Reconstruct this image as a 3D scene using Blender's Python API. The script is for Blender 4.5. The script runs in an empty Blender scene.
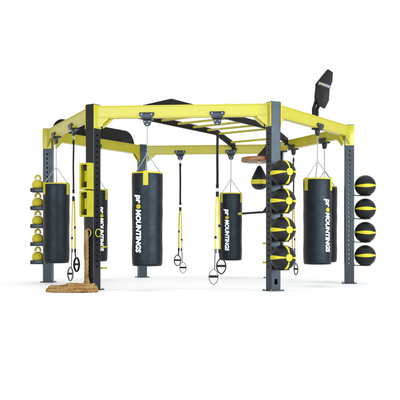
import bpy, bmesh, math, random
from mathutils import Vector, Matrix
random.seed(7)
sc = bpy.context.scene
COL = sc.collection
PI = math.pi
R_ = math.radians

# ------------------------------------------------------------------ camera
CAM = Vector((0.0618, -13.073, 0.621))
cam = bpy.data.objects.new('camera', bpy.data.cameras.new('camera'))
COL.objects.link(cam)
cam.location = CAM
cam.rotation_euler = (PI/2, 0, 0)
cam.data.sensor_width = 36
cam.data.lens = 36*782.9/400
cam.data.shift_y = 45.73/400
cam.data.clip_end = 2000
sc.camera = cam

# ------------------------------------------------------------------ studio light
w = bpy.data.worlds.new('World'); sc.world = w; w.use_nodes = True
nt = w.node_tree
bg = nt.nodes['Background']
# a studio dome: bright backdrop behind the rig, bright ceiling, dim room behind the camera
def wn(t, **k):
    q = nt.nodes.new(t)
    for a, b in k.items(): setattr(q, a, b)
    return q
tcw = wn('ShaderNodeTexCoord'); sxw = wn('ShaderNodeSeparateXYZ'); nt.links.new(tcw.outputs['Generated'], sxw.inputs['Vector'])
def ramp(sock, a, b, lo, hi):
    q = wn('ShaderNodeMapRange', interpolation_type='SMOOTHSTEP')
    for i, v in zip(('From Min', 'From Max', 'To Min', 'To Max'), (a, b, lo, hi)): q.inputs[i].default_value = v
    nt.links.new(sock, q.inputs['Value']); return q.outputs['Result']
back = ramp(sxw.outputs['Y'], -.05, .55, .05, 1.03)
top = ramp(sxw.outputs['Z'], .30, .75, .05, 1.34)
mxw = wn('ShaderNodeMath', operation='MAXIMUM'); nt.links.new(back, mxw.inputs[0]); nt.links.new(top, mxw.inputs[1])
bg.inputs['Color'].default_value = (1, 1, 1, 1)
nt.links.new(mxw.outputs[0], bg.inputs['Strength'])

def area(name, loc, target, size, size_y, power, color):
    l = bpy.data.lights.new(name, 'AREA'); l.shape = 'RECTANGLE'
    l.size = size; l.size_y = size_y; l.energy = power; l.color = color
    o = bpy.data.objects.new(name, l); COL.objects.link(o); o.location = loc
    o.rotation_euler = (Vector(target)-Vector(loc)).to_track_quat('-Z', 'Y').to_euler()
    return o
area('softbox_key', (8.2, -10.2, 2.7), (0.2, 0, 1.3), 13.0, 5.0, 1750, (0.84, 0.93, 1.0))
area('softbox_front', (-5.2, -15.6, 2.7), (0.0, 0, 1.3), 12.5, 5.0, 1200, (0.86, 0.94, 1.0))
area('added_warm_fill', (-9.0, -4.0, 2.6), (0, 0, 1.2), 3.0, 4.0, 35, (1.0, 0.66, 0.5))  # added weak fill, no known source; warms the left-facing sides

vs = sc.view_settings
vs.view_transform = 'Standard'; vs.look = 'None'; vs.exposure = 0; vs.gamma = 1; vs.use_curve_mapping = False
sc.cycles.max_bounces = 8

# ------------------------------------------------------------------ materials
def mat(name, base, rough=.5, spec=.3, metal=0, var=.12, vscale=6, bump=0, bscale=120, rvar=.08, coat=0, bdist=.0006, tint=None, wr=0):
    m = bpy.data.materials.new(name); m.use_nodes = True
    n = m.node_tree.nodes; L = m.node_tree.links
    p = n['Principled BSDF']
    tc = n.new('ShaderNodeTexCoord')
    no = n.new('ShaderNodeTexNoise'); no.inputs['Scale'].default_value = vscale; no.inputs['Detail'].default_value = 5
    L.new(tc.outputs['Object'], no.inputs['Vector'])
    rp = n.new('ShaderNodeMapRange'); rp.inputs['From Min'].default_value = .3; rp.inputs['From Max'].default_value = .7
    rp.inputs['To Min'].default_value = 1-var; rp.inputs['To Max'].default_value = 1+var
    L.new(no.outputs['Fac'], rp.inputs['Value'])
    mx = n.new('ShaderNodeVectorMath'); mx.operation = 'SCALE'
    mx.inputs[0].default_value = base
    L.new(rp.outputs['Result'], mx.inputs['Scale'])
    L.new(mx.outputs['Vector'], p.inputs['Base Color'])
    r2 = n.new('ShaderNodeMapRange'); r2.inputs['From Min'].default_value = .3; r2.inputs['From Max'].default_value = .7
    r2.inputs['To Min'].default_value = max(.02, rough-rvar); r2.inputs['To Max'].default_value = min(1, rough+rvar)
    L.new(no.outputs['Fac'], r2.inputs['Value']); L.new(r2.outputs['Result'], p.inputs['Roughness'])
    p.inputs['Metallic'].default_value = metal
    p.inputs['Specular IOR Level'].default_value = spec
    if tint: p.inputs['Specular Tint'].default_value = (*tint, 1)
    if coat:
        p.inputs['Coat Weight'].default_value = coat; p.inputs['Coat Roughness'].default_value = .25
    if wr:
        mp = n.new('ShaderNodeMapping'); mp.inputs['Scale'].default_value = (5, 5, 26); mp.inputs['Rotation'].default_value = (.12, .07, 0)
        L.new(tc.outputs['Object'], mp.inputs['Vector'])
        n3 = n.new('ShaderNodeTexNoise'); n3.inputs['Scale'].default_value = 1.0; n3.inputs['Detail'].default_value = 3; n3.inputs['Distortion'].default_value = .6
        L.new(mp.outputs['Vector'], n3.inputs['Vector'])
        bw = n.new('ShaderNodeBump'); bw.inputs['Strength'].default_value = wr; bw.inputs['Distance'].default_value = .02
        L.new(n3.outputs['Fac'], bw.inputs['Height'])
    if bump:
        b = n.new('ShaderNodeBump'); b.inputs['Strength'].default_value = bump; b.inputs['Distance'].default_value = bdist
        n2 = n.new('ShaderNodeTexNoise'); n2.inputs['Scale'].default_value = bscale; n2.inputs['Detail'].default_value = 4
        L.new(tc.outputs['Object'], n2.inputs['Vector']); L.new(n2.outputs['Fac'], b.inputs['Height'])
        if wr: L.new(bw.outputs['Normal'], b.inputs['Normal'])
        L.new(b.outputs['Normal'], p.inputs['Normal'])
    return m

M = {}
M['floor'] = mat('white_floor', (.93, .93, .93), .6, .2, var=.01, vscale=.6)
M['steel'] = mat('charcoal_powder_coat', (.0065, .0064, .0072), .34, .54, bump=.12, bscale=260, var=.15, tint=(.72, .87, 1), rvar=.05)
M['yellow'] = mat('yellow_powder_coat', (.392, .350, .004), .34, .78, bump=.10, bscale=260, var=.05)
M['black'] = mat('black_paint', (.0055, .005, .0055), .5, .16, bump=.1, bscale=200)
M['vinyl'] = mat('black_vinyl', (.0045, .0047, .0055), .44, .34, tint=(.66, .85, 1), bump=.5, bscale=45, var=.2, vscale=9, bdist=.0016, wr=.22)
M['trim'] = mat('yellow_vinyl', (.425, .372, .005), .45, .35, bump=.2, bscale=90)
M['white'] = mat('white_print', (.85, .85, .86), .5, .2, var=.03)
M['cord'] = mat('grey_cord', (.30, .31, .33), .5, .4, var=.1)
M['chrome'] = mat('polished_steel', (.55, .56, .58), .25, .5, metal=1)
M['bolt'] = mat('zinc_bolt', (.26, .28, .30), .5, .5, metal=1)
M['pin'] = mat('blackened_steel', (.05, .052, .056), .5, .4, metal=1)
M['web'] = mat('black_webbing', (.006, .0066, .0085), .7, .2, bump=.5, bscale=320)
M['yweb'] = mat('yellow_webbing', (.47, .375, .010), .7, .15, bump=.5, bscale=320)
M['gweb'] = mat('grey_webbing', (.45, .46, .48), .6, .2, bump=.4, bscale=320)
M['dweb'] = mat('dark_grey_webbing', (.10, .105, .115), .6, .2, bump=.4, bscale=320)
M['rubber'] = mat('black_rubber', (.006, .0065, .0075), .55, .22, bump=.3, bscale=180)
M['bell'] = mat('yellow_cast_iron', (.48, .405, .009), .40, .35, bump=.25, bscale=70, var=.1)

def wood_mat():
    m = bpy.data.materials.new('stained_plywood'); m.use_nodes = True
    n = m.node_tree.nodes; L = m.node_tree.links; p = n['Principled BSDF']
    tc = n.new('ShaderNodeTexCoord'); mp = n.new('ShaderNodeMapping'); mp.inputs['Scale'].default_value = (3, 3, 60)
    L.new(tc.outputs['Object'], mp.inputs['Vector'])
    no = n.new('ShaderNodeTexNoise'); no.inputs['Scale'].default_value = 4; no.inputs['Detail'].default_value = 6
    L.new(mp.outputs['Vector'], no.inputs['Vector'])
    cr = n.new('ShaderNodeValToRGB')
    cr.color_ramp.elements[0].position = .3; cr.color_ramp.elements[0].color = (.13, .048, .015, 1)
    cr.color_ramp.elements[1].position = .75; cr.color_ramp.elements[1].color = (.33, .14, .045, 1)
    L.new(no.outputs['Fac'], cr.inputs['Fac']); L.new(cr.outputs['Color'], p.inputs['Base Color'])
    p.inputs['Roughness'].default_value = .4
    return m
M['wood'] = wood_mat()

def rope_mat():
    m = bpy.data.materials.new('manila_rope'); m.use_nodes = True
    n = m.node_tree.nodes; L = m.node_tree.links; p = n['Principled BSDF']
    tc = n.new('ShaderNodeTexCoord')
    no = n.new('ShaderNodeTexNoise'); no.inputs['Scale'].default_value = 7; no.inputs['Detail'].default_value = 6
    L.new(tc.outputs['Object'], no.inputs['Vector'])
    cr = n.new('ShaderNodeValToRGB')
    cr.color_ramp.elements[0].position = .34; cr.color_ramp.elements[0].color = (.20, .092, .028, 1)
    cr.color_ramp.elements[1].position = .62; cr.color_ramp.elements[1].color = (.33, .205, .074, 1)
    L.new(no.outputs['Fac'], cr.inputs['Fac']); L.new(cr.outputs['Color'], p.inputs['Base Color'])
    p.inputs['Roughness'].default_value = .85; p.inputs['Specular IOR Level'].default_value = .15
    n2 = n.new('ShaderNodeTexNoise'); n2.inputs['Scale'].default_value = 260
    L.new(tc.outputs['Object'], n2.inputs['Vector'])
    b = n.new('ShaderNodeBump'); b.inputs['Strength'].default_value = .6; b.inputs['Distance'].default_value = .004
    L.new(n2.outputs['Fac'], b.inputs['Height']); L.new(b.outputs['Normal'], p.inputs['Normal'])
    return m
M['rope'] = rope_mat()

def ball_mat():
    """black ball, yellow hub on the +-X poles, four tapered yellow stripes from pole to pole"""
    m = bpy.data.materials.new('striped_ball_leather'); m.use_nodes = True
    n = m.node_tree.nodes; L = m.node_tree.links; p = n['Principled BSDF']
    tc = n.new('ShaderNodeTexCoord')
    nv = n.new('ShaderNodeVectorMath'); nv.operation = 'NORMALIZE'; L.new(tc.outputs['Object'], nv.inputs[0])
    sx = n.new('ShaderNodeSeparateXYZ'); L.new(nv.outputs['Vector'], sx.inputs['Vector'])
    def ma(op, a, b=None, c=None):
        q = n.new('ShaderNodeMath'); q.operation = op
        for i, v in enumerate((a, b, c)):
            if v is None: continue
            if isinstance(v, (int, float)): q.inputs[i].default_value = v
            else: L.new(v, q.inputs[i])
        return q.outputs[0]
    ax = ma('ABSOLUTE', sx.outputs['X']); ay = ma('ABSOLUTE', sx.outputs['Y']); az = ma('ABSOLUTE', sx.outputs['Z'])
    hw = ma('MULTIPLY_ADD', ma('SUBTRACT', 1, ma('MULTIPLY', ax, ax)), .125, .035)
    s1 = ma('LESS_THAN', ay, hw); s2 = ma('LESS_THAN', az, hw)
    hub = ma('GREATER_THAN', ax, .952)
    ring = ma('COMPARE', ax, .952, .006)
    msk = ma('SUBTRACT', ma('MAXIMUM', ma('MAXIMUM', s1, s2), hub), ring)
    msk = ma('MAXIMUM', msk, 0)
    mx = n.new('ShaderNodeMix'); mx.data_type = 'RGBA'
    mx.inputs['A'].default_value = (.005, .0052, .006, 1); mx.inputs['B'].default_value = (.52, .44, .014, 1)
    L.new(msk, mx.inputs['Factor']); L.new(mx.outputs['Result'], p.inputs['Base Color'])
    p.inputs['Roughness'].default_value = .46; p.inputs['Specular IOR Level'].default_value = .26
    no = n.new('ShaderNodeTexVoronoi'); no.inputs['Scale'].default_value = 60
    L.new(tc.outputs['Object'], no.inputs['Vector'])
    b = n.new('ShaderNodeBump'); b.inputs['Strength'].default_value = .25; b.inputs['Distance'].default_value = .0015
    L.new(no.outputs['Distance'], b.inputs['Height']); L.new(b.outputs['Normal'], p.inputs['Normal'])
    return m
M['ball'] = ball_mat()

# ------------------------------------------------------------------ mesh helpers
class MB:
    """collects shapes, then links them as ONE mesh object"""
    def __init__(self): self.bm = bmesh.new()
    def box(self, x0, x1, y0, y1, z0, z1, mtx=None, bev=0):
        t = bmesh.new()
        bmesh.ops.create_cube(t, size=1)
        bmesh.ops.scale(t, vec=(x1-x0, y1-y0, z1-z0), verts=t.verts)
        bmesh.ops.translate(t, vec=((x0+x1)/2, (y0+y1)/2, (z0+z1)/2), verts=t.verts)
        if bev: bmesh.ops.bevel(t, geom=t.edges[:], offset=bev, segments=2, affect='EDGES', profile=.5)
        return self._add(t, mtx)
    def _add(self, t, mtx=None):
        if mtx is not None: bmesh.ops.transform(t, matrix=mtx, verts=t.verts)
        me = bpy.data.meshes.new('tmp'); t.to_mesh(me); t.free()
        self.bm.from_mesh(me); bpy.data.meshes.remove(me); return self
    def mesh(self, me, mtx=None):
        t = bmesh.new(); t.from_mesh(me); return self._add(t, mtx)
    def tube(self, pts, r, seg=10, closed=False, cap=True, ell=None):
        pts = [Vector(p) for p in pts]; n = len(pts)
        rs = r if isinstance(r, (list, tuple)) else [r]*n
        T = []
        for i in range(n):
            if closed: d = pts[(i+1) % n]-pts[i-1]
            else: d = pts[min(i+1, n-1)]-pts[max(i-1, 0)]
            T.append(d.normalized())
        up = Vector((0, 0, 1)) if abs(T[0].z) < .9 else Vector((0, 1, 0))
        N = (up-T[0]*up.dot(T[0])).normalized(); rings = []
        for i in range(n):
            N = (N-T[i]*N.dot(T[i])).normalized(); B = T[i].cross(N)
            e = ell or (1, 1)
            rings.append([self.bm.verts.new(pts[i]+(N*math.cos(a)*e[0]+B*math.sin(a)*e[1])*rs[i])
                          for a in [2*PI*k/seg for k in range(seg)]])
        for i in range(n if closed else n-1):
            a, b = rings[i], rings[(i+1) % n]
            for k in range(seg): self.bm.faces.new((a[k], a[(k+1) % seg], b[(k+1) % seg], b[k]))
        if cap and not closed:
            self.bm.faces.new(rings[0][::-1]); self.bm.faces.new(rings[-1])
        return self
    def lathe(self, prof, seg=48, mtx=None, fn=None):
        t = bmesh.new(); rings = []
        for (r, z) in prof:
            if r < 1e-6: rings.append([t.verts.new((0, 0, z))])
            else:
                ring = []
                for k in range(seg):
                    a = 2*PI*k/seg; rr = fn(r, z, a) if fn else r
                    ring.append(t.verts.new((rr*math.cos(a), rr*math.sin(a), z)))
                rings.append(ring)
        for a, b in zip(rings[:-1], rings[1:]):
            for k in range(seg):
                k2 = (k+1) % seg
                if len(a) == 1 and len(b) > 1: t.faces.new((a[0], b[k2], b[k]))
                elif len(b) == 1 and len(a) > 1: t.faces.new((a[k], a[k2], b[0]))
                elif len(a) > 1: t.faces.new((a[k], a[k2], b[k2], b[k]))
        bmesh.ops.recalc_face_normals(t, faces=t.faces)
        return self._add(t, mtx)
    def sphere(self, c, r, seg=24, sc_=(1, 1, 1)):
        t = bmesh.new(); bmesh.ops.create_uvsphere(t, u_segments=seg, v_segments=seg//2, radius=r)
        bmesh.ops.scale(t, vec=sc_, verts=t.verts); bmesh.ops.translate(t, vec=c, verts=t.verts)
        return self._add(t)
    def prism(self, poly, a0, a1, axis):
        """convex or simple polygon extruded along an axis; poly in the two other axes"""
        def P(p, a): return {'x': (a, p[0], p[1]), 'y': (p[0], a, p[1]), 'z': (p[0], p[1], a)}[axis]
        lo = [self.bm.verts.new(P(p, a0)) for p in poly]; hi = [self.bm.verts.new(P(p, a1)) for p in poly]
        n = len(poly); fs = [self.bm.faces.new(lo), self.bm.faces.new(hi)]
        for i in range(n): fs.append(self.bm.faces.new((lo[i], lo[(i+1) % n], hi[(i+1) % n], hi[i])))
        bmesh.ops.recalc_face_normals(self.bm, faces=fs); return self
    def data(self, name, m, smooth=True, angle=35):
        bmesh.ops.recalc_face_normals(self.bm, faces=self.bm.faces)
        me = bpy.data.meshes.new(name)
        if smooth:
            lim = R_(angle)
            for f in self.bm.faces: f.smooth = True
            for e in self.bm.edges:
                if len(e.link_faces) == 2 and e.calc_face_angle(0) > lim: e.smooth = False
        self.bm.to_mesh(me); self.bm.free(); me.materials.append(M[m]); return me
    def build(self, name, m, parent=None, smooth=True, loc=(0, 0, 0), rotz=0, angle=35):
        return put(self.data(name, m, smooth, angle), name, parent, loc, rotz)

def put(me, name, parent=None, loc=(0, 0, 0), rotz=0):
    o = bpy.data.objects.new(name, me); COL.objects.link(o)
    o.parent = parent; o.location = loc; o.rotation_euler = (0, 0, rotz); return o

def curve_mesh(outlines, thick, bevel=0):
    """flat plate with holes: 2D outlines in local XY, extruded +-thick/2 in local Z"""
    cu = bpy.data.curves.new('tmp', 'CURVE'); cu.dimensions = '2D'; cu.fill_mode = 'BOTH'
    cu.extrude = max(thick/2-bevel, 1e-4); cu.bevel_depth = bevel; cu.bevel_resolution = 1; cu.offset = -bevel
    for ol in outlines:
        s = cu.splines.new('POLY'); s.points.add(len(ol)-1)
        for p, q in zip(s.points, ol): p.co = (q[0], q[1], 0, 1)
        s.use_cyclic_u = True
    o = bpy.data.objects.new('tmp', cu); COL.objects.link(o)
    dg = bpy.context.evaluated_depsgraph_get(); dg.update()
    me = bpy.data.meshes.new_from_object(o.evaluated_get(dg))
    bpy.data.objects.remove(o); bpy.data.curves.remove(cu)
    t = bmesh.new(); t.from_mesh(me); bmesh.ops.remove_doubles(t, verts=t.verts, dist=1e-5); t.to_mesh(me); t.free()
    return me
def circle(cx, cy, r, n=14): return [(cx+r*math.cos(2*PI*k/n), cy+r*math.sin(2*PI*k/n)) for k in range(n)]
def frame(o, x, y, z):
    m = Matrix((x, y, z)).transposed().to_4x4(); m.translation = Vector(o); return m
def rrect(x0, x1, y0, y1, r, n=5):
    out = []
    for cx, cy, a in ((x1-r, y1-r, 0), (x0+r, y1-r, PI/2), (x0+r, y0+r, PI), (x1-r, y0+r, 1.5*PI)):
        out += [(cx+r*math.cos(a+PI/2*k/n), cy+r*math.sin(a+PI/2*k/n)) for k in range(n+1)]
    return out

def tag(o, label=None, cat=None, group=None, kind=None):
    if label: o['label'] = label
    if cat: o['category'] = cat
    if group: o['group'] = group
    if kind: o['kind'] = kind
    return o
def thing(name, label, cat, loc=(0, 0, 0), rotz=0, group=None):
    o = bpy.data.objects.new(name, None); COL.objects.link(o)
    o.empty_display_size = .1; o.location = loc; o.rotation_euler = (0, 0, rotz)
    return tag(o, label, cat, group)
def dup(root, loc, rotz, label, group=None):
    r = root.copy(); COL.objects.link(r); r.location = loc; r.rotation_euler = (0, 0, rotz); r['label'] = label
    if group: r['group'] = group
    for ch in list(root.children):
        c = ch.copy(); COL.objects.link(c); c.parent = r
        for g in list(ch.children):
            d = g.copy(); COL.objects.link(d); d.parent = c
    return r

# ------------------------------------------------------------------ layout of the six posts
RAD, TH = 2.52, -4.85
ANG = {n: a+TH for n, a in zip('ABCFED', (-120, -60, 0, 60, 120, 180))}
V = {n: Vector((RAD*math.cos(R_(a)), RAD*math.sin(R_(a)), 0)) for n, a in ANG.items()}
H = 2.6
BT, BB = 2.576, 2.404          # beam top, bottom
def edge(e):
    P, Q = V[e[0]], V[e[1]]; u = (Q-P).normalized(); o = ((P+Q)/2).normalized(); return P, u, o
def on_beam(e, t, v=0, z=0):
    P, u, o = edge(e); p = P+u*RAD*t+o*v; p.z = z; return p
def beam_rot(e):               # local x along the beam, local -y outwards
    P, u, o = edge(e); x = u
    if Vector((-x.y, x.x, 0)).dot(o) > 0: x = -x
    return math.atan2(x.y, x.x)
def out(n): a = R_(ANG[n]); return Vector((math.cos(a), math.sin(a), 0))

# ------------------------------------------------------------------ floor
f = MB(); f.box(-300, 300, -120, 700, -.2, 0)
tag(f.build('floor', 'floor', smooth=False), kind='structure')

# ------------------------------------------------------------------ training rig
rig = thing('training_rig', 'six post hexagonal steel gym rig with yellow top beams and a raised monkey bar ladder', 'gym rig')
PW = .15; h2 = PW/2; rc = .009; wt = .006
def post_mesh():
    m = MB()
    holes = [circle(0, z, .0145, 12) for z in [.33+.0765*k for k in range(25)]]
    rect = lambda: [(-h2+rc, .012), (h2-rc, .012), (h2-rc, H-.006), (-h2+rc, H-.006)]
    side = curve_mesh([rect()]+holes, wt)
    for s in (-1, 1):
        m.mesh(side, frame((0, s*(h2-wt/2), 0), (1, 0, 0), (0, 0, 1), (0, -1, 0)))
    slot = curve_mesh([rect(), rrect(-.023, .023, .09, .166, .012)], wt)
    m.mesh(slot, frame((h2-wt/2, 0, 0), (0, 1, 0), (0, 0, 1), (1, 0, 0)))
    m.mesh(curve_mesh([rect()], wt), frame((-h2+wt/2, 0, 0), (0, 1, 0), (0, 0, 1), (1, 0, 0)))
    for sx, sy, a0 in ((1, 1, 0), (-1, 1, PI/2), (-1, -1, PI), (1, -1, 1.5*PI)):
        cx, cy = sx*(h2-rc), sy*(h2-rc); k = 5
        lo = [m.bm.verts.new((cx+rc*math.cos(a0+PI/2*i/k), cy+rc*math.sin(a0+PI/2*i/k), .012)) for i in range(k+1)]
        hi = [m.bm.verts.new((v.co.x, v.co.y, H-.006)) for v in lo]
        for i in range(k): m.bm.faces.new((lo[i], lo[i+1], hi[i+1], hi[i]))
    m.mesh(curve_mesh([rrect(-h2+.001, h2-.001, -h2+.001, h2-.001, rc)], .006), Matrix.Translation((0, 0, H-.003)))
    return m.data('post', 'steel')
pm = post_mesh()
fp = MB(); fp.mesh(curve_mesh([rrect(-.115, .115, -.115, .115, .012)]+[], .012, .002), Matrix.Translation((0, 0, .0062)))
fpm = fp.data('foot_plate', 'steel')
ab = MB(); ab.lathe([(0, .024), (.009, .024), (.013, .020), (.013, .012)], 8); abm = ab.data('anchor_bolt', 'bolt')
slm = MB().box(-h2, h2, h2+.0005, h2+.0125, 2.258, 2.590, bev=.0025).data('sleeve_plate', 'yellow')
bo = MB(); bo.lathe([(0, .010), (.008, .010), (.0115, .007), (.0115, 0)], 8); bolt_me = bo.data('bolt', 'bolt')
for n in 'ABCFED':
    p = put(pm, 'post', rig, V[n], R_(ANG[n]))
    put(fpm, 'foot_plate', p)
    for sx in (-1, 1):
        for sy in (-1, 1): put(abm, 'anchor_bolt', p, (sx*.096, sy*.096, 0))
    s1 = put(slm, 'sleeve_plate', p); s2 = put(slm, 'sleeve_plate', p, (0, 0, 0), PI)
# beams: I sections with mitred ends that butt against the sleeve plates
DX = h2+.0125
def ustart(v): return (DX-.5*v)/math.cos(PI/6)
def beam_mesh():
    m = MB(); hw, ft, rcs = .05, .013, .012
    prof = [(-hw, BB), (hw, BB), (hw, BB+ft), (hw-rcs, BB+ft+.004), (hw-rcs, BT-ft-.004), (hw, BT-ft), (hw, BT), (-hw, BT),
            (-hw, BT-ft), (-hw+rcs, BT-ft-.004), (-hw+rcs, BB+ft+.004), (-hw, BB+ft)]
    A = [m.bm.verts.new((ustart(v), -v, z)) for v, z in prof]
    B = [m.bm.verts.new((RAD-ustart(v), -v, z)) for v, z in prof]
    n = len(prof)
    for i in range(n): m.bm.faces.new((A[i], A[(i+1) % n], B[(i+1) % n], B[i]))
    m.bm.faces.new(A[::-1]); m.bm.faces.new(B)
    bmesh.ops.recalc_face_normals(m.bm, faces=m.bm.faces)
    es = [e for e in m.bm.edges if abs((e.verts[0].co-e.verts[1].co).x) > 1 and (abs(abs(e.verts[0].co.y)-hw) < 1e-4)]
    bmesh.ops.bevel(m.bm, geom=es, offset=.0025, segments=2, affect='EDGES', profile=.5)
    return m.data('beam', 'yellow')
beam_me = beam_mesh()
def gusset(flip):
    m = MB()
    for v in (.044, -.044):
        u0 = ustart(v)+.001
        poly = [(u0, BB-.001), (u0+.145, BB-.001), (u0+.145, BB-.016), (u0+.016, 2.275), (u0, 2.275)]
        if flip: poly = [(RAD-a, b) for a, b in poly]
        m.prism(poly, -v-.004, -v+.004, 'y')
    return m.data('gusset', 'yellow', smooth=False)
gus = [gusset(False), gusset(True)]
for e in ('AB', 'BC', 'CF', 'FE', 'ED', 'DA'):
    P, u, o = edge(e)
    b = put(beam_me, 'beam', rig, P, math.atan2(u.y, u.x))
    for g in gus: put(g, 'gusset', b)
    for uu in (.62, .66, RAD-.66, RAD-.62):
        put(bolt_me, 'bolt', b, (uu, -.02, BT-.001))
# monkey bar ladder on the diagonal between the front left and the rear post
LD = R_(60+TH); ld = Vector((math.cos(LD), math.sin(LD), 0)); lr = Vector((ld.y, -ld.x, 0))
A0, A1, ZT = 1.48, 2.10, 2.785
def rail_mesh():
    ol = [(-A1, 2.604), (-A0, ZT), (A0, ZT), (A1, 2.604), (A1, 2.49), (A0-.02, ZT-.098), (-A0+.02, ZT-.098), (-A1, 2.49)]
    m = MB(); m.mesh(curve_mesh([ol], .05, .004), frame((0, 0, 0), (1, 0, 0), (0, 0, 1), (0, -1, 0)))
    return m.data('ladder_rail', 'black', angle=25)
rm = rail_mesh()
bracket_me = MB().box(-.035, .06, -.04, .04, 2.478, 2.50, bev=.004).data('rail_bracket', 'steel')
for s in (-1, 1):
    r = put(rm, 'ladder_rail', rig, lr*.575*s, LD)
    put(bracket_me, 'rail_bracket', r, (A1-.015, 0, 0))
    put(bracket_me, 'rail_bracket', r, (-A1+.015, 0, 0), PI)
rung_me = MB().tube([(0, -.56, 0), (0, .56, 0)], .0205, 16).data('rung', 'yellow')
for k in (.23, .69, 1.145, 1.52, 1.94):
    for s in (-1, 1):
        z = 2.735 if k < 1.5 else (2.715 if k < 1.6 else 2.60)
        q = ld*k*s; q.z = z
        put(rung_me, 'rung', rig, q, LD)

# ------------------------------------------------------------------ backboard and strike target
def boards():
    L0, L1, z0, z1, r = .16, RAD-.16, 2.43, 2.832, .27
    ol = [(L1, z0)]+[(L1-r+r*math.cos(a), z1-r+r*math.sin(a)) for a in [PI/2*k/14 for k in range(15)]]
    ol += [(L0+r+r*math.cos(a), z1-r+r*math.sin(a)) for a in [PI/2+PI/2*k/14 for k in range(15)]]+[(L0, z0)]
    P, u, o = edge('DE'); ro = math.atan2(u.y, u.x)
    sgn = 1 if Vector((-u.y, u.x, 0)).dot(o) > 0 else -1
    t = thing('backboard', 'long black board with rounded top corners on the rear left beam', 'board', P+Vector((0, 0, 2.43)), ro)
    m = MB(); m.mesh(curve_mesh([ol], .018, .003), frame((0, sgn*.075, -2.43), (1, 0, 0), (0, 0, 1), (0, -1, 0)))
    m.build('panel', 'black', t)
    for x in (.5, RAD/2, RAD-.5):
        y0, y1 = sorted((sgn*.0505, sgn*.066))
        MB().box(x-.03, x+.03, y0, y1, .01, .12, bev=.003).build('mount_plate', 'steel', t)
boards()

# ------------------------------------------------------------------ lettering
EMB = 'emblem'
def text_mesh(s, size, shear=.12, offset=.012, spacing=1.0):
    cu = bpy.data.curves.new('tmp', 'FONT'); cu.body = s; cu.size = size; cu.shear = shear
    cu.offset = offset*size; cu.space_character = spacing; cu.fill_mode = 'FRONT'; cu.resolution_u = 4
    o = bpy.data.objects.new('tmp', cu); COL.objects.link(o)
    dg = bpy.context.evaluated_depsgraph_get(); dg.update()
    me = bpy.data.meshes.new_from_object(o.evaluated_get(dg))
    bpy.data.objects.remove(o); bpy.data.curves.remove(cu)
    return me
def bounds(me):
    xs = [v.co.x for v in me.vertices]; ys = [v.co.y for v in me.vertices]
    return min(xs), max(xs), min(ys), max(ys)
def wordmark(length):
    """returns (white bmesh, emblem bmesh) laid along +X from 0 to length, baseline y=0"""
    a = text_mesh('pr', 1.14, .14, .050, 1.04); b = text_mesh('MOUNTINGS', .95, .14, .050, 1.04)
    ax0, ax1, _, _ = bounds(a); bx0, bx1, by0, by1 = bounds(b)
    gap = .09; ew = .62
    wtot = (ax1-ax0)+gap+ew+gap+(bx1-bx0); k = length/wtot
    W = bmesh.new()
    t = bmesh.new(); t.from_mesh(a); bmesh.ops.translate(t, vec=(-ax0, 0, 0), verts=t.verts)
    me = bpy.data.meshes.new('t'); t.to_mesh(me); t.free(); W.from_mesh(me)
    W2 = bmesh.new()
    t = bmesh.new(); t.from_mesh(b); bmesh.ops.translate(t, vec=((ax1-ax0)+2*gap+ew-bx0, 0, 0), verts=t.verts)
    t.to_mesh(me); t.free(); W2.from_mesh(me)
    Ebm = bmesh.new(); c = ((ax1-ax0)+gap+ew/2, .33)
    # angular lobed emblem: an irregular eight-sided badge
    pts = []
    for i in range(12):
        ang = PI/12+2*PI*i/12; rr = .36 if i % 2 == 0 else .31
        pts.append((c[0]+rr*math.cos(ang), c[1]+rr*math.sin(ang)))
    Ebm.faces.new([Ebm.verts.new((x, y, 0)) for x, y in pts])
    for q in (W, W2, Ebm): bmesh.ops.scale(q, vec=(k, k, k), verts=q.verts)
    return W, W2, Ebm

# ------------------------------------------------------------------ heavy bags
BR, BTOP, BBOT = .2135, 1.630, .335
def bag_rad(r, z, a):
    return r*(1+.009*math.sin(z*5.1+.6)+.007*math.sin(z*13.5)+.004*math.sin(z*24+1)+.004*math.sin(3*a+z*4))
def bag_body():
    prof = [(0, BBOT+.004), (BR*.55, BBOT), (BR*.9, BBOT+.004), (BR*.965, BBOT+.016), (BR*.985, BBOT+.04)]
    z = BBOT+.07
    prof += [(BR*.995, BBOT+.052), (BR*.985, BBOT+.056), (BR*.985, BBOT+.062), (BR, BBOT+.068)]
    N = 60
    for i in range(N+1): prof.append((BR, BBOT+.08+(BTOP-.012-BBOT-.08)*i/N))
    prof += [(BR*.985, BTOP-.004), (BR*.95, BTOP), (BR*.9, BTOP-.004), (0, BTOP-.006)]
    m = MB(); m.lathe(prof, 72, fn=lambda r, z, a: bag_rad(r, z, a) if r > .1 else r)
    return m.data('body', 'vinyl', angle=60)
bag_me = bag_body()
rimm = MB(); rimm.lathe([(BR*1.002, BTOP-.010), (BR*1.010, BTOP-.004), (BR*1.006, BTOP+.006), (BR*.97, BTOP+.011), (BR*.93, BTOP+.004), (BR*.93, BTOP-.010)], 72, fn=bag_rad)
rim_me = rimm.data('rim', 'trim', angle=60)
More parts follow.
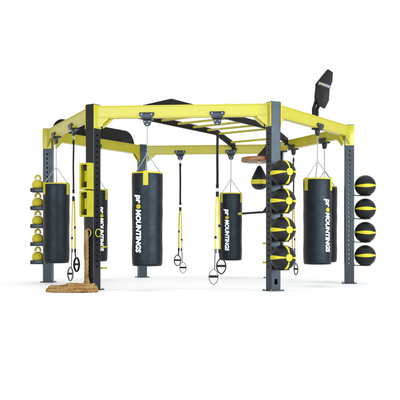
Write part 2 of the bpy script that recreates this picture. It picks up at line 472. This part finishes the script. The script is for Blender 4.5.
def tab_mesh():
    m = MB(); hw = .034; n = 6; zs = [BTOP+.02, BTOP-.02, BTOP-.06, BTOP-.11, BTOP-.165, BTOP-.178]
    def row(z, off):
        return [m.bm.verts.new(((bag_rad(BR, z, 0)+off)*math.cos(a), (bag_rad(BR, z, 0)+off)*math.sin(a), z))
                for a in [(-hw+2*hw*k/n)/BR for k in range(n+1)]]
    O = [row(z, .0075 if i < 5 else .004) for i, z in enumerate(zs)]; I = [row(z, -.004) for z in zs]
    for A in (O, I):
        for a, b in zip(A[:-1], A[1:]):
            for k in range(n): m.bm.faces.new((a[k], a[k+1], b[k+1], b[k]))
    for a, b in ((O[0], I[0]), (O[-1], I[-1])):
        for k in range(n): m.bm.faces.new((a[k], a[k+1], b[k+1], b[k]))
    for k in (0, n):
        for i in range(len(zs)-1): m.bm.faces.new((O[i][k], O[i+1][k], I[i+1][k], I[i][k]))
    # small rivet band
    m.box(BR+.007, BR+.0105, -.034, .034, BTOP-.150, BTOP-.142)
    m.box(BR+.007, BR+.0105, -.034, .034, BTOP-.036, BTOP-.028)
    return m.data('tab', 'trim', angle=30)
tab_me = tab_mesh()
APEX = 1.905
cord_me = MB().tube([(BR-.01, 0, BTOP+.015), (.012, 0, APEX-.01)], .0062, 8).data('cord', 'cord')
ringm = MB().tube([(.017*math.cos(a), 0, APEX+.017*math.sin(a)) for a in [2*PI*k/20 for k in range(20)]], .005, 8, closed=True)
ring_me = ringm.data('ring', 'chrome')
def chain_mesh(z0, z1, r=.010):
    m = MB(); n = int((z1-z0)/.030); st = (z1-z0)/n
    for i in range(n):
        zc = z0+st*(i+.5); pts = []
        for k in range(12):
            a = 2*PI*k/12; x = r*.75*math.cos(a); z = zc+st*.68*math.sin(a)
            pts.append((x, 0, z) if i % 2 else (0, x, z))
        m.tube(pts, .0034, 6, closed=True)
    return m
chain_me = chain_mesh(APEX+.012, 2.302).data('chain', 'cord')
def wrap_letters():
    Wb, Wc, Eb = wordmark(.80); z0 = 1.325; res = []
    for q, mname, nm in ((Wb, 'white', 'lettering'), (Wc, 'white', 'lettering'), (Eb, 'trim', 'emblem')):
        for i in range(-3, 10):
            g = q.verts[:]+q.edges[:]+q.faces[:]
            bmesh.ops.bisect_plane(q, geom=g, plane_co=(0, i*.010, 0), plane_no=(0, 1, 0))
        for i in range(1, 40):
            g = q.verts[:]+q.edges[:]+q.faces[:]
            bmesh.ops.bisect_plane(q, geom=g, plane_co=(i*.02, 0, 0), plane_no=(1, 0, 0))
        for v in q.verts:
            tx, ty = v.co.x, v.co.y*1.14-.030
            z = z0-tx; r = bag_rad(BR, z, 0)+.0045; a = ty/BR
            v.co = (r*math.cos(a), r*math.sin(a), z)
        for f_ in q.faces: f_.smooth = True
        me = bpy.data.meshes.new(nm); q.to_mesh(me); q.free(); me.materials.append(M[mname]); res.append((me, nm))
    return res
letters = wrap_letters()
def heavy_bag(p, tabs, txt, label):
    az = math.atan2(CAM.y-p.y, CAM.x-p.x)
    t = thing('heavy_bag', label, 'punching bag', p, 0, 'heavy bags hanging around the rig')
    b = put(bag_me, 'body', t, (0, 0, 0), az+.7)
    put(rim_me, 'rim', t, (0, 0, 0), az+.7)
    for k in range(3):
        put(tab_me, 'tab', t, (0, 0, 0), az+R_(tabs+120*k)); put(cord_me, 'cord', t, (0, 0, 0), az+R_(tabs+120*k))
    put(ring_me, 'ring', t, (0, 0, 0), .4); put(chain_me, 'chain', t, (0, 0, 0), .3)
    if txt is not None:
        for me, nm in letters: put(me, nm, b, (0, 0, 0), R_(txt)-.7)
    return t
G = 'trolley brackets on the beams'
BAGS = [
 ('AB', .3048, -6, -37, 'black heavy bag hanging from the front beam, one yellow tab facing front'),
 ('BC', .5402, -51, 43, 'black heavy bag left of the right post, white lettering towards its right edge'),
 ('CF', .2816, 0, 170, 'black heavy bag mostly hidden behind the lettered bag next to the right post'),
 ('FE', 1-.6908, -56, -23, 'black heavy bag on the back beam with white lettering, left of the hanging speed bag'),
 ('ED', 1-.4688, 60, 27, 'black heavy bag half hidden behind the front left post with yellow boxes'),
 ('DA', .2050, -62, 160, 'black heavy bag without visible lettering, beside the stack of yellow kettlebells'),
]
TROL = []
for e, tt, tb, tx, lb in BAGS:
    heavy_bag(on_beam(e, tt), tb, tx, lb); TROL.append((e, tt))

# ------------------------------------------------------------------ beam trolleys
def trolley_parts(t):
    ol = [(-.104, 2.468), (-.098, 2.4745), (.098, 2.4745), (.104, 2.468), (.106, 2.448), (.100, 2.430), (.074, 2.408), (.066, 2.398),
          (-.066, 2.398), (-.074, 2.408), (-.100, 2.430), (-.106, 2.448)]
    cm = curve_mesh([ol], .009, .0015)
    for s in (-1, 1):
        m = MB(); m.mesh(cm, frame((0, s*.0558, 0), (1, 0, 0), (0, 0, 1), (0, -1, 0))); m.build('side_plate', 'steel', t)
    ol = [(.060, 2.381), (.055, 2.36), (.052, 2.335), (.042, 2.310), (.022, 2.292), (-.022, 2.292), (-.042, 2.310), (-.052, 2.335), (-.055, 2.36), (-.060, 2.381)]
    m = MB(); m.mesh(curve_mesh([ol, circle(0, 2.313, .011)], .034, .003), frame((0, 0, 0), (1, 0, 0), (0, 0, 1), (0, -1, 0))); m.build('stem', 'steel', t)
    MB().box(-.078, .078, -.066, .066, 2.382, 2.3965, bev=.003).build('cross_plate', 'steel', t)
    for x, z, r_, hl, mt in ((-.07, 2.450, .012, .067, 'bolt'), (.07, 2.450, .012, .067, 'bolt'), (-.032, 2.354, .010, .024, 'bolt'), (.032, 2.354, .010, .024, 'bolt')):
        for sg in (-1, 1):
            MB().tube([(x, sg*(hl-.010), z), (x, sg*hl, z)], r_, 10).build('bolt', mt, t)
    MB().tube([(.013*math.cos(a), 0, 2.312+.016*math.sin(a)) for a in [2*PI*k/16 for k in range(16)]], .005, 8, closed=True).build('eye', 'chrome', t)
STRAPS = [
 ('AB', .6942, 'black and yellow suspension trainer on the front beam, hanging before the back bag'),
 ('FE', 1-.2978, 'suspension trainer hanging alone against white from the middle of the back beam'),
 ('DA', .606, 'suspension trainer seen edge on, between the left heavy bag and the yellow boxes'),
 ('CF', .6796, 'suspension trainer partly hidden behind the medicine balls on the front right post'),
]
TL = {('AB', 0): 'charcoal trolley bracket on the front beam holding the lettered heavy bag', ('BC', 0): 'dark trolley bracket under the black strike target, holding a heavy bag',
      ('CF', 0): 'dark trolley bracket on the far right beam, holding the hidden heavy bag', ('FE', 0): 'charcoal trolley bracket on the back beam holding the heavy bag near the speed bag',
      ('ED', 0): 'trolley bracket on the rear left beam, mostly behind the front left post', ('DA', 0): 'dark trolley bracket on the left beam nearest the kettlebell post',
      ('AB', 1): 'charcoal trolley bracket on the front beam holding the suspension trainer', ('FE', 1): 'charcoal trolley bracket on the back beam holding the lone suspension trainer',
      ('DA', 1): 'dark trolley bracket on the left beam, holding a suspension trainer', ('CF', 1): 'dark trolley bracket on the far right beam just right of the front right post'}
t0 = None
for i, lst in enumerate(([(b[0], b[1]) for b in BAGS], [(s[0], s[1]) for s in STRAPS])):
    for e, tt in lst:
        if t0 is None:
            t0 = thing('beam_trolley', TL[(e, i)], 'bracket', on_beam(e, tt), beam_rot(e), G); trolley_parts(t0)
        else: dup(t0, on_beam(e, tt), beam_rot(e), TL[(e, i)])

# ------------------------------------------------------------------ suspension trainers
def ribbon(m, pts, wdt, th=.003, wave=0, wdir=(1, 0, 0)):
    """webbing: flat band along pts, width along wdir"""
    wd = Vector(wdir).normalized(); pts = [Vector(p) for p in pts]; rings = []
    for i, p in enumerate(pts):
        d = (pts[min(i+1, len(pts)-1)]-pts[max(i-1, 0)]).normalized()
        nn = d.cross(wd).normalized(); ww = nn.cross(d).normalized()
        rings.append([m.bm.verts.new(p+ww*a*wdt/2+nn*b*th) for a, b in ((-1, -1), (1, -1), (1, 1), (-1, 1))])
    for a, b in zip(rings[:-1], rings[1:]):
        for k in range(4): m.bm.faces.new((a[k], a[(k+1) % 4], b[(k+1) % 4], b[k]))
    m.bm.faces.new(rings[0][::-1]); m.bm.faces.new(rings[-1]); return m
def trainer(t, spread=.026, low=(.435, .29)):
    c = MB(); c.tube([(.016*math.cos(a)*(1+.25*math.sin(a)), 0, 2.262+.036*math.sin(a)) for a in [2*PI*k/24 for k in range(24)]], .0055, 8, closed=True)
    c.build('carabiner', 'chrome', t)
    m = MB(); ribbon(m, [(0, 0, 2.245), (.002, .002, 2.15), (0, 0, 2.0), (-.001, -.002, 1.8), (.001, 0, 1.6), (0, 0, 1.415)], .034)
    m.box(-.021, .021, -.007, .007, 2.17, 2.225, bev=.003); m.box(-.021, .021, -.007, .007, 1.425, 1.475, bev=.003)
    m.build('main_strap', 'web', t)
    MB().tube([(.020*math.cos(a), 0, 1.395+.024*math.sin(a)) for a in [2*PI*k/20 for k in range(20)]], .0045, 8, closed=True).build('ring', 'chrome', t)
    MB().box(-.022, .022, -.011, .011, 1.30, 1.372, bev=.006).build('buckle', 'rubber', t)
    for s, zl in ((1, low[0]), (-1, low[1])):
        x1 = s*spread
        m = MB(); ribbon(m, [(s*.012, s*.004, 1.305), (s*.020, s*.006, 1.2), (x1, s*.008, .95), (x1+s*.004, s*.008, .70), (x1+s*.004, s*.008, .56)], .026 if s > 0 else .015)
        leg = m.build('strap_leg', 'yweb', t)
        k = MB(); k.box(x1-.016, x1+.016, s*.008-.007, s*.008+.007, .80+.08*s, .835+.08*s, bev=.003); k.build('slider', 'rubber', leg)
        k = MB(); ribbon(k, [(x1+s*.004, s*.008, .565), (x1+s*.006, s*.010, .51), (x1+s*.012, s*.012, zl)], .022 if s > 0 else .015); k.box(x1-.014, x1+.020, s*.009-.007, s*.009+.007, .52, .575, bev=.003); k.build('lower_strap', 'dweb' if s < 0 else 'web', leg)
        hx = s*.052; hy = s*.02
        hd = MB(); pts = []
        for k_ in range(29):
            a = PI/2+2*PI*k_/28
            ca, sa = math.cos(a), math.sin(a)
            pts.append((hx+.064*(abs(ca)**1.22)*(1 if ca > 0 else -1), hy, zl-.10+.105*sa))
        ribbon(hd, pts, .026 if s > 0 else .020, .0075 if s > 0 else .0048, wdir=(0, 1, 0))
        h = hd.build('handle', 'web' if s > 0 else 'dweb', t)
        MB().tube([(hx-.062, hy, zl-.095), (hx+.062, hy, zl-.095)], .0165, 14).build('grip', 'rubber', h)
st0 = None
for e, tt, lb in STRAPS:
    if st0 is None:
        st0 = thing('suspension_trainer', lb, 'suspension trainer', on_beam(e, tt), beam_rot(e), 'suspension trainers hanging from the beams'); trainer(st0)
    else: dup(st0, on_beam(e, tt), beam_rot(e)+(.35 if e == 'DA' else 0), lb)

p = on_beam('CF', .834)
t = thing('webbing_strap', 'narrow dark webbing strap hanging behind the medicine balls, close to the front right post', 'strap', p, beam_rot('CF'))
m = MB(); ribbon(m, [(-.03, 0, 2.42), (-.031, .003, 2.0), (-.03, 0, 1.2), (-.03, 0, .6)], .034); m.build('strap_leg', 'gweb', t)
m = MB(); ribbon(m, [(.035, 0, 2.42), (.036, -.003, 2.0), (.035, 0, 1.2), (.035, 0, .6)], .07); m.build('strap_leg', 'web', t)
MB().box(-.09, .09, -.054, .054, 2.380, 2.402, bev=.003).build('beam_clamp', 'steel', t)

# ------------------------------------------------------------------ medicine balls and holders
def ball_data():
    m = MB(); m.sphere((0, 0, 0), .173, 64); return m.data('medicine_ball', 'ball', angle=80)
ball_me = ball_data()
ORD = ['topmost', 'second from the top', 'third from the top', 'lowest']
WHERE = {'B': ('on the front right post', 'with its yellow hub showing'), 'C': ('on the outer side of the right post', 'seen side on with one yellow stripe')}
h0 = None
for n in 'BC':
    o = out(n)
    for k, z in enumerate((1.604, 1.222, .840, .458)):
        q = V[n]+o*.261; q.z = z
        b = put(ball_me, 'medicine_ball', None, q, R_(ANG[n]))
        b.rotation_euler = (R_((2, -1.5, 1, -2)[k]), R_((-1.5, 1, 2, -1)[k]), R_(ANG[n])+R_((2, -2, 1, -1)[k]))
        tag(b, 'medicine ball %s, %s' % (WHERE[n][0], ORD[k]), 'medicine ball', 'medicine balls racked on the posts')
        hp = V[n]+o*h2; hp.z = z
        lb = 'black wire holder under the %s medicine ball %s' % (ORD[k].replace(' from the top', ''), WHERE[n][0])
        if h0 is None:
            h0 = thing('ball_holder', lb, 'ball holder', hp, R_(ANG[n]), 'ball holders on the posts')
            MB().box(.0005, .008, -.05, .05, -.175, -.125, bev=.002).build('back_plate', 'steel', h0)
            m = MB(); rr = .083
            zc = -math.sqrt(.180**2-rr**2)
            m.tube([(.186+rr*math.cos(a), rr*math.sin(a), zc) for a in [2*PI*i/36 for i in range(36)]], .006, 8, closed=True)
            m.build('cradle_ring', 'steel', h0)
            for s in (-1, 1):
                MB().tube([(.006, s*.035, -.155), (.10, s*.035, zc-.002), (.113, s*.040, zc)], .006, 8).build('arm', 'steel', h0)
        else: dup(h0, hp, R_(ANG[n]), lb)

# ------------------------------------------------------------------ kettlebells on shelves
def kb_mesh():
    m = MB()
    prof = [(0, 0), (.074, 0), (.084, .006), (.094, .028), (.0985, .055), (.0965, .080), (.086, .108), (.068, .130), (.046, .143), (.024, .149), (0, .150)]
    m.lathe(prof, 40); return m.data('body', 'bell', angle=60)
kb_me = kb_mesh()
hp_ = []
for k in range(25):
    a = R_(-28)+R_(236)*k/24
    hp_.append((.040*math.cos(a)*(1.05-.12*math.sin(a)), 0, .176+.046*math.sin(a)))
kh_me = MB().tube(hp_, [.0185-.003*math.sin(PI*k/24) for k in range(25)], 12).data('handle', 'bell')
KBZ = (1.592, 1.287, .982, .677, .371); KO = ['topmost', 'second from the top', 'middle', 'second from the bottom', 'lowest']
s0 = k0 = None
for k, z in enumerate(KBZ):
    q = V['D']+out('D')*h2; q.z = z
    lb = 'charcoal shelf on the left post, %s of the five' % KO[k]
    if s0 is None:
        s0 = thing('kettlebell_shelf', lb, 'shelf', q, R_(ANG['D']), 'kettlebell shelves on the left post')
        MB().box(.001, .205, -.095, .095, -.006, 0, bev=.002).build('tray', 'steel', s0)
        for s in (-1, 1):
            y0, y1 = sorted((s*.0953, s*.1003)); MB().box(.001, .205, y0, y1, -.062, .003, bev=.0015).build('side_flange', 'steel', s0)
        MB().box(.2052, .2102, -.1003, .1003, -.062, .003, bev=.0015).build('front_flange', 'steel', s0)
        MB().box(.0005, .0075, -.07, .07, -.068, -.008, bev=.001).build('mount_plate', 'steel', s0)
    else: dup(s0, q, R_(ANG['D']), lb)
    q = V['D']+out('D')*(h2+.108); q.z = z+.0005
    lb = 'yellow kettlebell on the left post, %s of the five' % KO[k]
    if k0 is None:
        k0 = thing('kettlebell', lb, 'kettlebell', q, R_(20), 'yellow kettlebells on the left post')
        put(kb_me, 'body', k0); put(kh_me, 'handle', k0)
    else: dup(k0, q, R_(20+random.uniform(-12, 12)), lb)

# ------------------------------------------------------------------ yellow boxes with hand weights
b0 = w0 = None
for k, zc in enumerate((1.587, 1.205)):
    q = V['A']+out('A')*(h2+.001); q.z = zc
    lb = 'open yellow storage box, %s of the two on the front left post' % ('upper', 'lower')[k]
    if b0 is None:
        b0 = thing('storage_box', lb, 'box', q, R_(ANG['A']), 'yellow storage boxes on the front left post')
        hw, hh, dp, th = .080, .183, .112, .006
        m = MB()
        m.box(.0, th, -hw, hw, -hh, hh)
        m.box(th, dp, -hw, -hw+th, -hh, hh); m.box(th, dp, hw-th, hw, -hh, hh)
        m.box(th, dp, -hw+th, hw-th, -hh, -hh+th); m.box(th, dp, -hw+th, hw-th, hh-th, hh)
        m.build('shell', 'yellow', b0, smooth=False)
        m = MB(); m.mesh(curve_mesh([rrect(-hw, hw, -hh, hh, .006), rrect(-hw+.028, hw-.022, -hh+.026, hh-.026, .012)], .006, .0015),
                         frame((dp+.0032, 0, 0), (0, 1, 0), (0, 0, 1), (1, 0, 0)))
        m.build('front_frame', 'yellow', b0)
    else: dup(b0, q, R_(ANG['A']), lb)
    q = V['A']+out('A')*(h2+.064); q.z = zc
    lb = 'black hand weight with yellow grip inside the %s yellow box' % ('upper', 'lower')[k]
    if w0 is None:
        w0 = thing('hand_weight', lb, 'dumbbell', q, R_(ANG['A']), 'hand weights in the yellow boxes')
        MB().lathe([(0, -.075), (.021, -.075), (.024, -.05), (.024, .05), (.021, .075), (0, .075)], 24).build('grip', 'trim', w0)
        for s in (-1, 1):
            m = MB(); m.lathe([(0, s*.0755), (.020, s*.0755), (.034, s*.085), (.040, s*.10), (.040, s*.132), (.033, s*.148), (.018, s*.156), (0, s*.156)], 28)
            m.build('weight_head', 'rubber', w0)
    else: dup(w0, q, R_(ANG['A']), lb)

# ------------------------------------------------------------------ rope anchor and battle rope
q = V['A'].copy(); q.z = .80
t = thing('rope_anchor', 'yellow ring anchor low on the front left post, with a rope through it', 'anchor', q, R_(ANG['A']))
MB().box(h2+.0005, h2+.0085, -.05, .05, -.05, .06, bev=.002).build('mount_plate', 'steel', t)
m = MB(); m.tube([(h2+.032+.020*math.cos(a)*0, .054*math.cos(a), .0+.054*math.sin(a)) for a in [2*PI*k/32 for k in range(32)]], .007, 10, closed=True)
m.build('ring', 'yellow', t)
m = MB(); m.tube([(-.0+.054*math.cos(a), h2+.020, .0+.054*math.sin(a)) for a in [2*PI*k/32 for k in range(32)]], .007, 10, closed=True)
m.build('ring', 'yellow', t)
MB().box(-.03, .03, h2+.0005, h2+.0125, .036, .066, bev=.002).build('ring_clip', 'steel', t)

def rope_mesh(path, r, pitch=.062):
    bm_ = MB(); pts = [Vector(p) for p in path]
    # resample evenly
    L = [0]
    for a, b in zip(pts[:-1], pts[1:]): L.append(L[-1]+(b-a).length)
    n = int(L[-1]/.009); res = []; j = 0
    for i in range(n+1):
        s = L[-1]*i/n
        while j < len(L)-2 and L[j+1] < s: j += 1
        f_ = (s-L[j])/max(1e-9, L[j+1]-L[j]); res.append(pts[j].lerp(pts[j+1], f_))
    for _ in range(2): res = [res[0]]+[(res[i-1]+res[i]*2+res[i+1])/4 for i in range(1, n)]+[res[-1]]
    T = [(res[min(i+1, n)]-res[max(i-1, 0)]).normalized() for i in range(n+1)]
    N = Vector((1, .3, .2)); rings = []; seg = 24; st = L[-1]/n
    for i in range(n+1):
        N = (N-T[i]*N.dot(T[i])).normalized(); B = T[i].cross(N); ph = 2*PI*i*st/(pitch*3)
        ring = []
        for k in range(seg):
            a = 2*PI*k/seg; rr = r*(.52+.50*abs(math.cos(1.5*(a-ph)))**.55)
            ring.append(bm_.bm.verts.new(res[i]+(N*math.cos(a)+B*math.sin(a))*rr))
        rings.append(ring)
    for a, b in zip(rings[:-1], rings[1:]):
        for k in range(seg): bm_.bm.faces.new((a[k], a[(k+1) % seg], b[(k+1) % seg], b[k]))
    bm_.bm.faces.new(rings[0][::-1]); bm_.bm.faces.new(rings[-1])
    return bm_
def rope_path():
    RR = .0235; c = Vector((-1.69, -2.56, 0)); path = []
    o = out('A'); tng = Vector((-o.y, o.x, 0))
    base = V['A']+o*(h2+.075)+tng*.02
    # lower layer outwards, upper layer inwards, long flat oval loops
    def loop(ax, by, z, k0, k1, dx=0, dy=0, tilt=.10):
        for i in range(28):
            f_ = i/28; a = 2*PI*f_+k0
            x = ax*math.cos(a)*(1+.03*math.sin(3*a+k1)); y = by*math.sin(a)*(1+.05*math.cos(2*a+k1))
            y += -tilt*x
            path.append(c+Vector((x+dx, y+dy, z+.006*math.sin(5*a+k1))))
    for k in range(5): loop(.12+.055*k, .045+.038*k, RR+.001+.004*(k % 2), .3, k*1.7, .02*k-.05, -.02+.006*(k % 3), .10+.03*(k % 3))
    for k in range(4): loop(.315-.058*k, .175-.040*k, RR*2.55+.006*(k % 2), .3, k*2.3+1, .035+.022*k, .005-.012*(k % 2), .06+.05*(k % 2))
    for k in range(2): loop(.185-.06*k, .085-.03*k, RR*3.9, .3, k*1.1+2, .135, .03, .12)
    last = path[-1]
    path += [last.lerp(Vector((base.x, base.y-.03, .16)), .6)+Vector((0, 0, .03)), Vector((base.x, base.y-.012, .20)), Vector((base.x, base.y, .32)),
             Vector((base.x+.002, base.y, .5)), Vector((base.x, base.y, .70)), Vector((base.x-.002, base.y+.004, .79))]
    # through the ring and down behind
    b2 = base-tng*.045-o*.03
    path += [Vector((base.x-.01, base.y+.016, .825)), Vector((b2.x+.01, b2.y+.004, .83)), Vector((b2.x, b2.y, .79)), Vector((b2.x, b2.y, .62)), Vector((b2.x+.002, b2.y, .40)), Vector((b2.x, b2.y, .20)), Vector((b2.x, b2.y-.02, .12)), Vector((b2.x-.04, b2.y-.03, .05)), Vector((b2.x-.2, b2.y-.01, .03))]
    return path
br = rope_mesh(rope_path(), .0245).build('battle_rope', 'rope', angle=70)
tag(br, 'thick tan battle rope hanging from the front left post and coiled on the floor', 'rope')
# free end of the rope beside the pile is capped with a shrink sleeve
# ------------------------------------------------------------------ speed bag platform, speed bag, arm, pegs on the front right post
def inward(n, z, d=h2): q = V[n]-out(n)*d; q.z = z; return q
ri = R_(ANG['B'])+PI
t = thing('speed_bag_platform', 'round wooden speed bag platform on the front right post', 'platform', inward('B', 1.815), ri)
dc = .386-h2
m = MB(); m.lathe([(0, 0), (.247, 0), (.256, .004), (.259, .012), (.259, .046), (.255, .054), (.247, .058), (0, .058)], 72, Matrix.Translation((dc, 0, 0)))
m.build('disc', 'wood', t, angle=50)
for s in (-1, 1):
    y0 = s*.05
    m = MB(); m.prism([(.001, .060), (.30, .060), (.30, .075), (.02, .20), (.001, .20)], y0-.004, y0+.004, 'y'); m.build('bracket', 'black', t, smooth=False)
MB().box(.0005, .010, -.07, .07, .059, .21, bev=.002).build('mount_plate', 'black', t)
MB().lathe([(0, -.022), (.012, -.022), (.026, -.008), (.03, -.0005), (0, -.0005)], 24, Matrix.Translation((dc, 0, 0))).build('swivel', 'chrome', t)
q = inward('B', 0, .386)
t = thing('speed_bag', 'black teardrop speed bag with yellow band, under the round wooden platform', 'speed bag', q, ri)
prof = [(0, 1.418), (.030, 1.420), (.062, 1.430), (.090, 1.450), (.108, 1.478), (.1165, 1.512), (.1155, 1.545), (.106, 1.585), (.088, 1.63), (.064, 1.68), (.042, 1.722), (.026, 1.748), (.014, 1.757), (0, 1.758)]
def smooth_prof(pr, n=6):
    o_ = []
    for i in range(len(pr)-1):
        p0, p1, p2, p3 = pr[max(i-1, 0)], pr[i], pr[i+1], pr[min(i+2, len(pr)-1)]
        for k in range(n):
            u = k/n
            o_.append(tuple(max(0 if c == 0 else -9, .5*((2*p1[c])+(-p0[c]+p2[c])*u+(2*p0[c]-5*p1[c]+4*p2[c]-p3[c])*u*u+(-p0[c]+3*p1[c]-3*p2[c]+p3[c])*u**3)) for c in (0, 1)))
    o_.append(pr[-1]); o_[0] = pr[0]; return o_
sp = smooth_prof(prof)
MB().lathe(sp, 48).build('body', 'vinyl', t, angle=60)
band = [(r+.0025, z) for r, z in sp if 1.492 < z < 1.562]
band = [(band[0][0]-.004, band[0][1]-.001)]+band+[(band[-1][0]-.004, band[-1][1]+.001)]
MB().lathe(band, 48).build('band', 'trim', t, angle=60)
MB().tube([(0, 0, 1.755), (0, 0, 1.797)], .006, 8).build('hook', 'chrome', t)

t = thing('support_arm', 'long thin black arm with yellow tip and triangular gusset on the front right post', 'arm', inward('B', 1.095), ri)
MB().tube([(.008, 0, 0), (.80, 0, .003)], .0155, 14).build('bar', 'black', t)
MB().tube([(.802, 0, .003), (.93, 0, .0035)], [.0185]*2, 14).build('tip', 'trim', t)
m = MB(); m.prism([(.009, .012), (.20, .012), (.20, .018), (.02, .135), (.009, .135)], -.006, .006, 'y'); m.build('gusset', 'black', t, smooth=False)
MB().box(.0005, .009, -.06, .06, -.04, .145, bev=.002).build('mount_plate', 'black', t)
g0 = None
for n, z, lb in (('A', .605, 'yellow tipped peg on the front left post, upper of its pair beside a heavy bag'), ('A', .302, 'yellow tipped peg low on the front left post, below the heavy bag'),
                 ('B', .655, 'yellow tipped peg on the front right post, upper of its pair'), ('B', .385, 'yellow tipped peg on the front right post, lower of its pair')):
    rz = R_(ANG[n])+PI
    if g0 is None:
        g0 = thing('storage_peg', lb, 'peg', inward(n, z), rz, 'storage pegs on the front posts')
        MB().tube([(.006, 0, 0), (.10, 0, 0)], .011, 12).build('rod', 'bolt', g0)
        MB().tube([(.10, 0, 0), (.205, 0, 0)], .0125, 12).build('tip', 'trim', g0)
        MB().lathe([(0, 0), (.028, 0), (.028, .006), (0, .006)], 20, Matrix.Translation((.0005, 0, 0)) @ Matrix.Rotation(PI/2, 4, 'Y')).build('flange', 'steel', g0)
    else: dup(g0, inward(n, z), rz, lb)

# ------------------------------------------------------------------ strike target above the right front beam
P, u, o = edge('BC'); q = on_beam('BC', .5402)
t = thing('strike_target', 'black bent octagonal strike target on two curved tubes above the right beam', 'strike target', q, math.atan2(u.y, u.x))
so = 1 if Vector((-u.y, u.x, 0)).dot(o) > 0 else -1     # local y sign of outwards
def panel(ol, y0, y1, z0, z1, th=.03):
    """outline (s,z) leaning from y0 at z0 to y1 at z1"""
    m = MB(); n = len(ol)
    yy = lambda z: so*(y0+(y1-y0)*(z-z0)/(z1-z0))
    a = [m.bm.verts.new((s, yy(z)-so*th/2, z)) for s, z in ol]; b = [m.bm.verts.new((s, yy(z)+so*th/2, z)) for s, z in ol]
    fs = [m.bm.faces.new(a), m.bm.faces.new(b)]
    for i in range(n): fs.append(m.bm.faces.new((a[i], a[(i+1) % n], b[(i+1) % n], b[i])))
    bmesh.ops.recalc_face_normals(m.bm, faces=fs)
    bmesh.ops.bevel(m.bm, geom=m.bm.edges[:], offset=.005, segments=2, affect='EDGES', profile=.5)
    return m
ZB = 3.08
up = [(-.025, ZB), (.05, 3.17), (.19, 3.328), (.36, 3.315), (.435, 3.19), (.42, ZB)]
lo = [(-.025, ZB-.001), (.42, ZB-.001), (.432, 3.02), (.455, 2.90), (.355, 2.765), (.12, 2.785), (0, 2.885), (-.01, 3.02)]
TY0, TYB, TYT = -.06, -.01, .08
panel(up, TYB, TYT, ZB, 3.328).build('upper_panel', 'black', t)
panel(lo, TY0, TYB, 2.765, ZB).build('lower_panel', 'black', t)
def strip():
    zc = ZB+.018; k = (TYT-TYB)/(3.328-ZB); off = .0165
    def pt(s, z, e): return (s, so*(TYB+k*(z-ZB))+so*(off+e), z)
    m = MB(); hh = .021; vs_ = []
    for e in (0, .002):
        vs_.append([m.bm.verts.new(pt(s, z, e)) for s, z in ((.0, zc-hh), (.425, zc-hh), (.425, zc+hh), (.0, zc+hh))])
    m.bm.faces.new(vs_[0]); m.bm.faces.new(vs_[1])
    for i in range(4): m.bm.faces.new((vs_[0][i], vs_[0][(i+1) % 4], vs_[1][(i+1) % 4], vs_[1][i]))
    st = m.build('label_strip', 'strip', t, smooth=False)
    Wb, Wc, Eb = wordmark(.38)
    for q_, mn, nm in ((Wb, 'faded', 'lettering'), (Wc, 'faded', 'lettering'), (Eb, 'trim', 'emblem')):
        for v in q_.verts:
            v.co = pt(.022+v.co.x, zc-.013+v.co.y, .004)
        me = bpy.data.meshes.new(nm); q_.to_mesh(me); q_.free(); me.materials.append(M[mn]); put(me, nm, st)
M['strip'] = mat('dark_label', (.075, .065, .068), .5, .2)
M['faded'] = mat('faded_grey_print', (.36, .33, .34), .6, .1)
strip()
for x0, x1 in ((.040, .145), (.150, .285)):
    yb = -so*.085
    pts = [(x0, yb, 2.42), (x0, yb, 2.705), (x0+.003, yb, 2.722), (x0+.012, yb, 2.738), (x1, so*(TY0-.045), 2.835), (x1+.014, so*(TY0-.045), 2.852), (x1+.018, so*(TY0-.041), 2.88), (x1+.018, so*(TY0-.03), 3.0)]
    MB().tube(pts, .0265, 16).build('tube', 'black', t)
m = MB(); y0, y1 = sorted((-so*.0505, -so*.056)); m.box(-.03, .21, y0, y1, 2.42, 2.56, bev=.002); m.build('mount_plate', 'black', t)
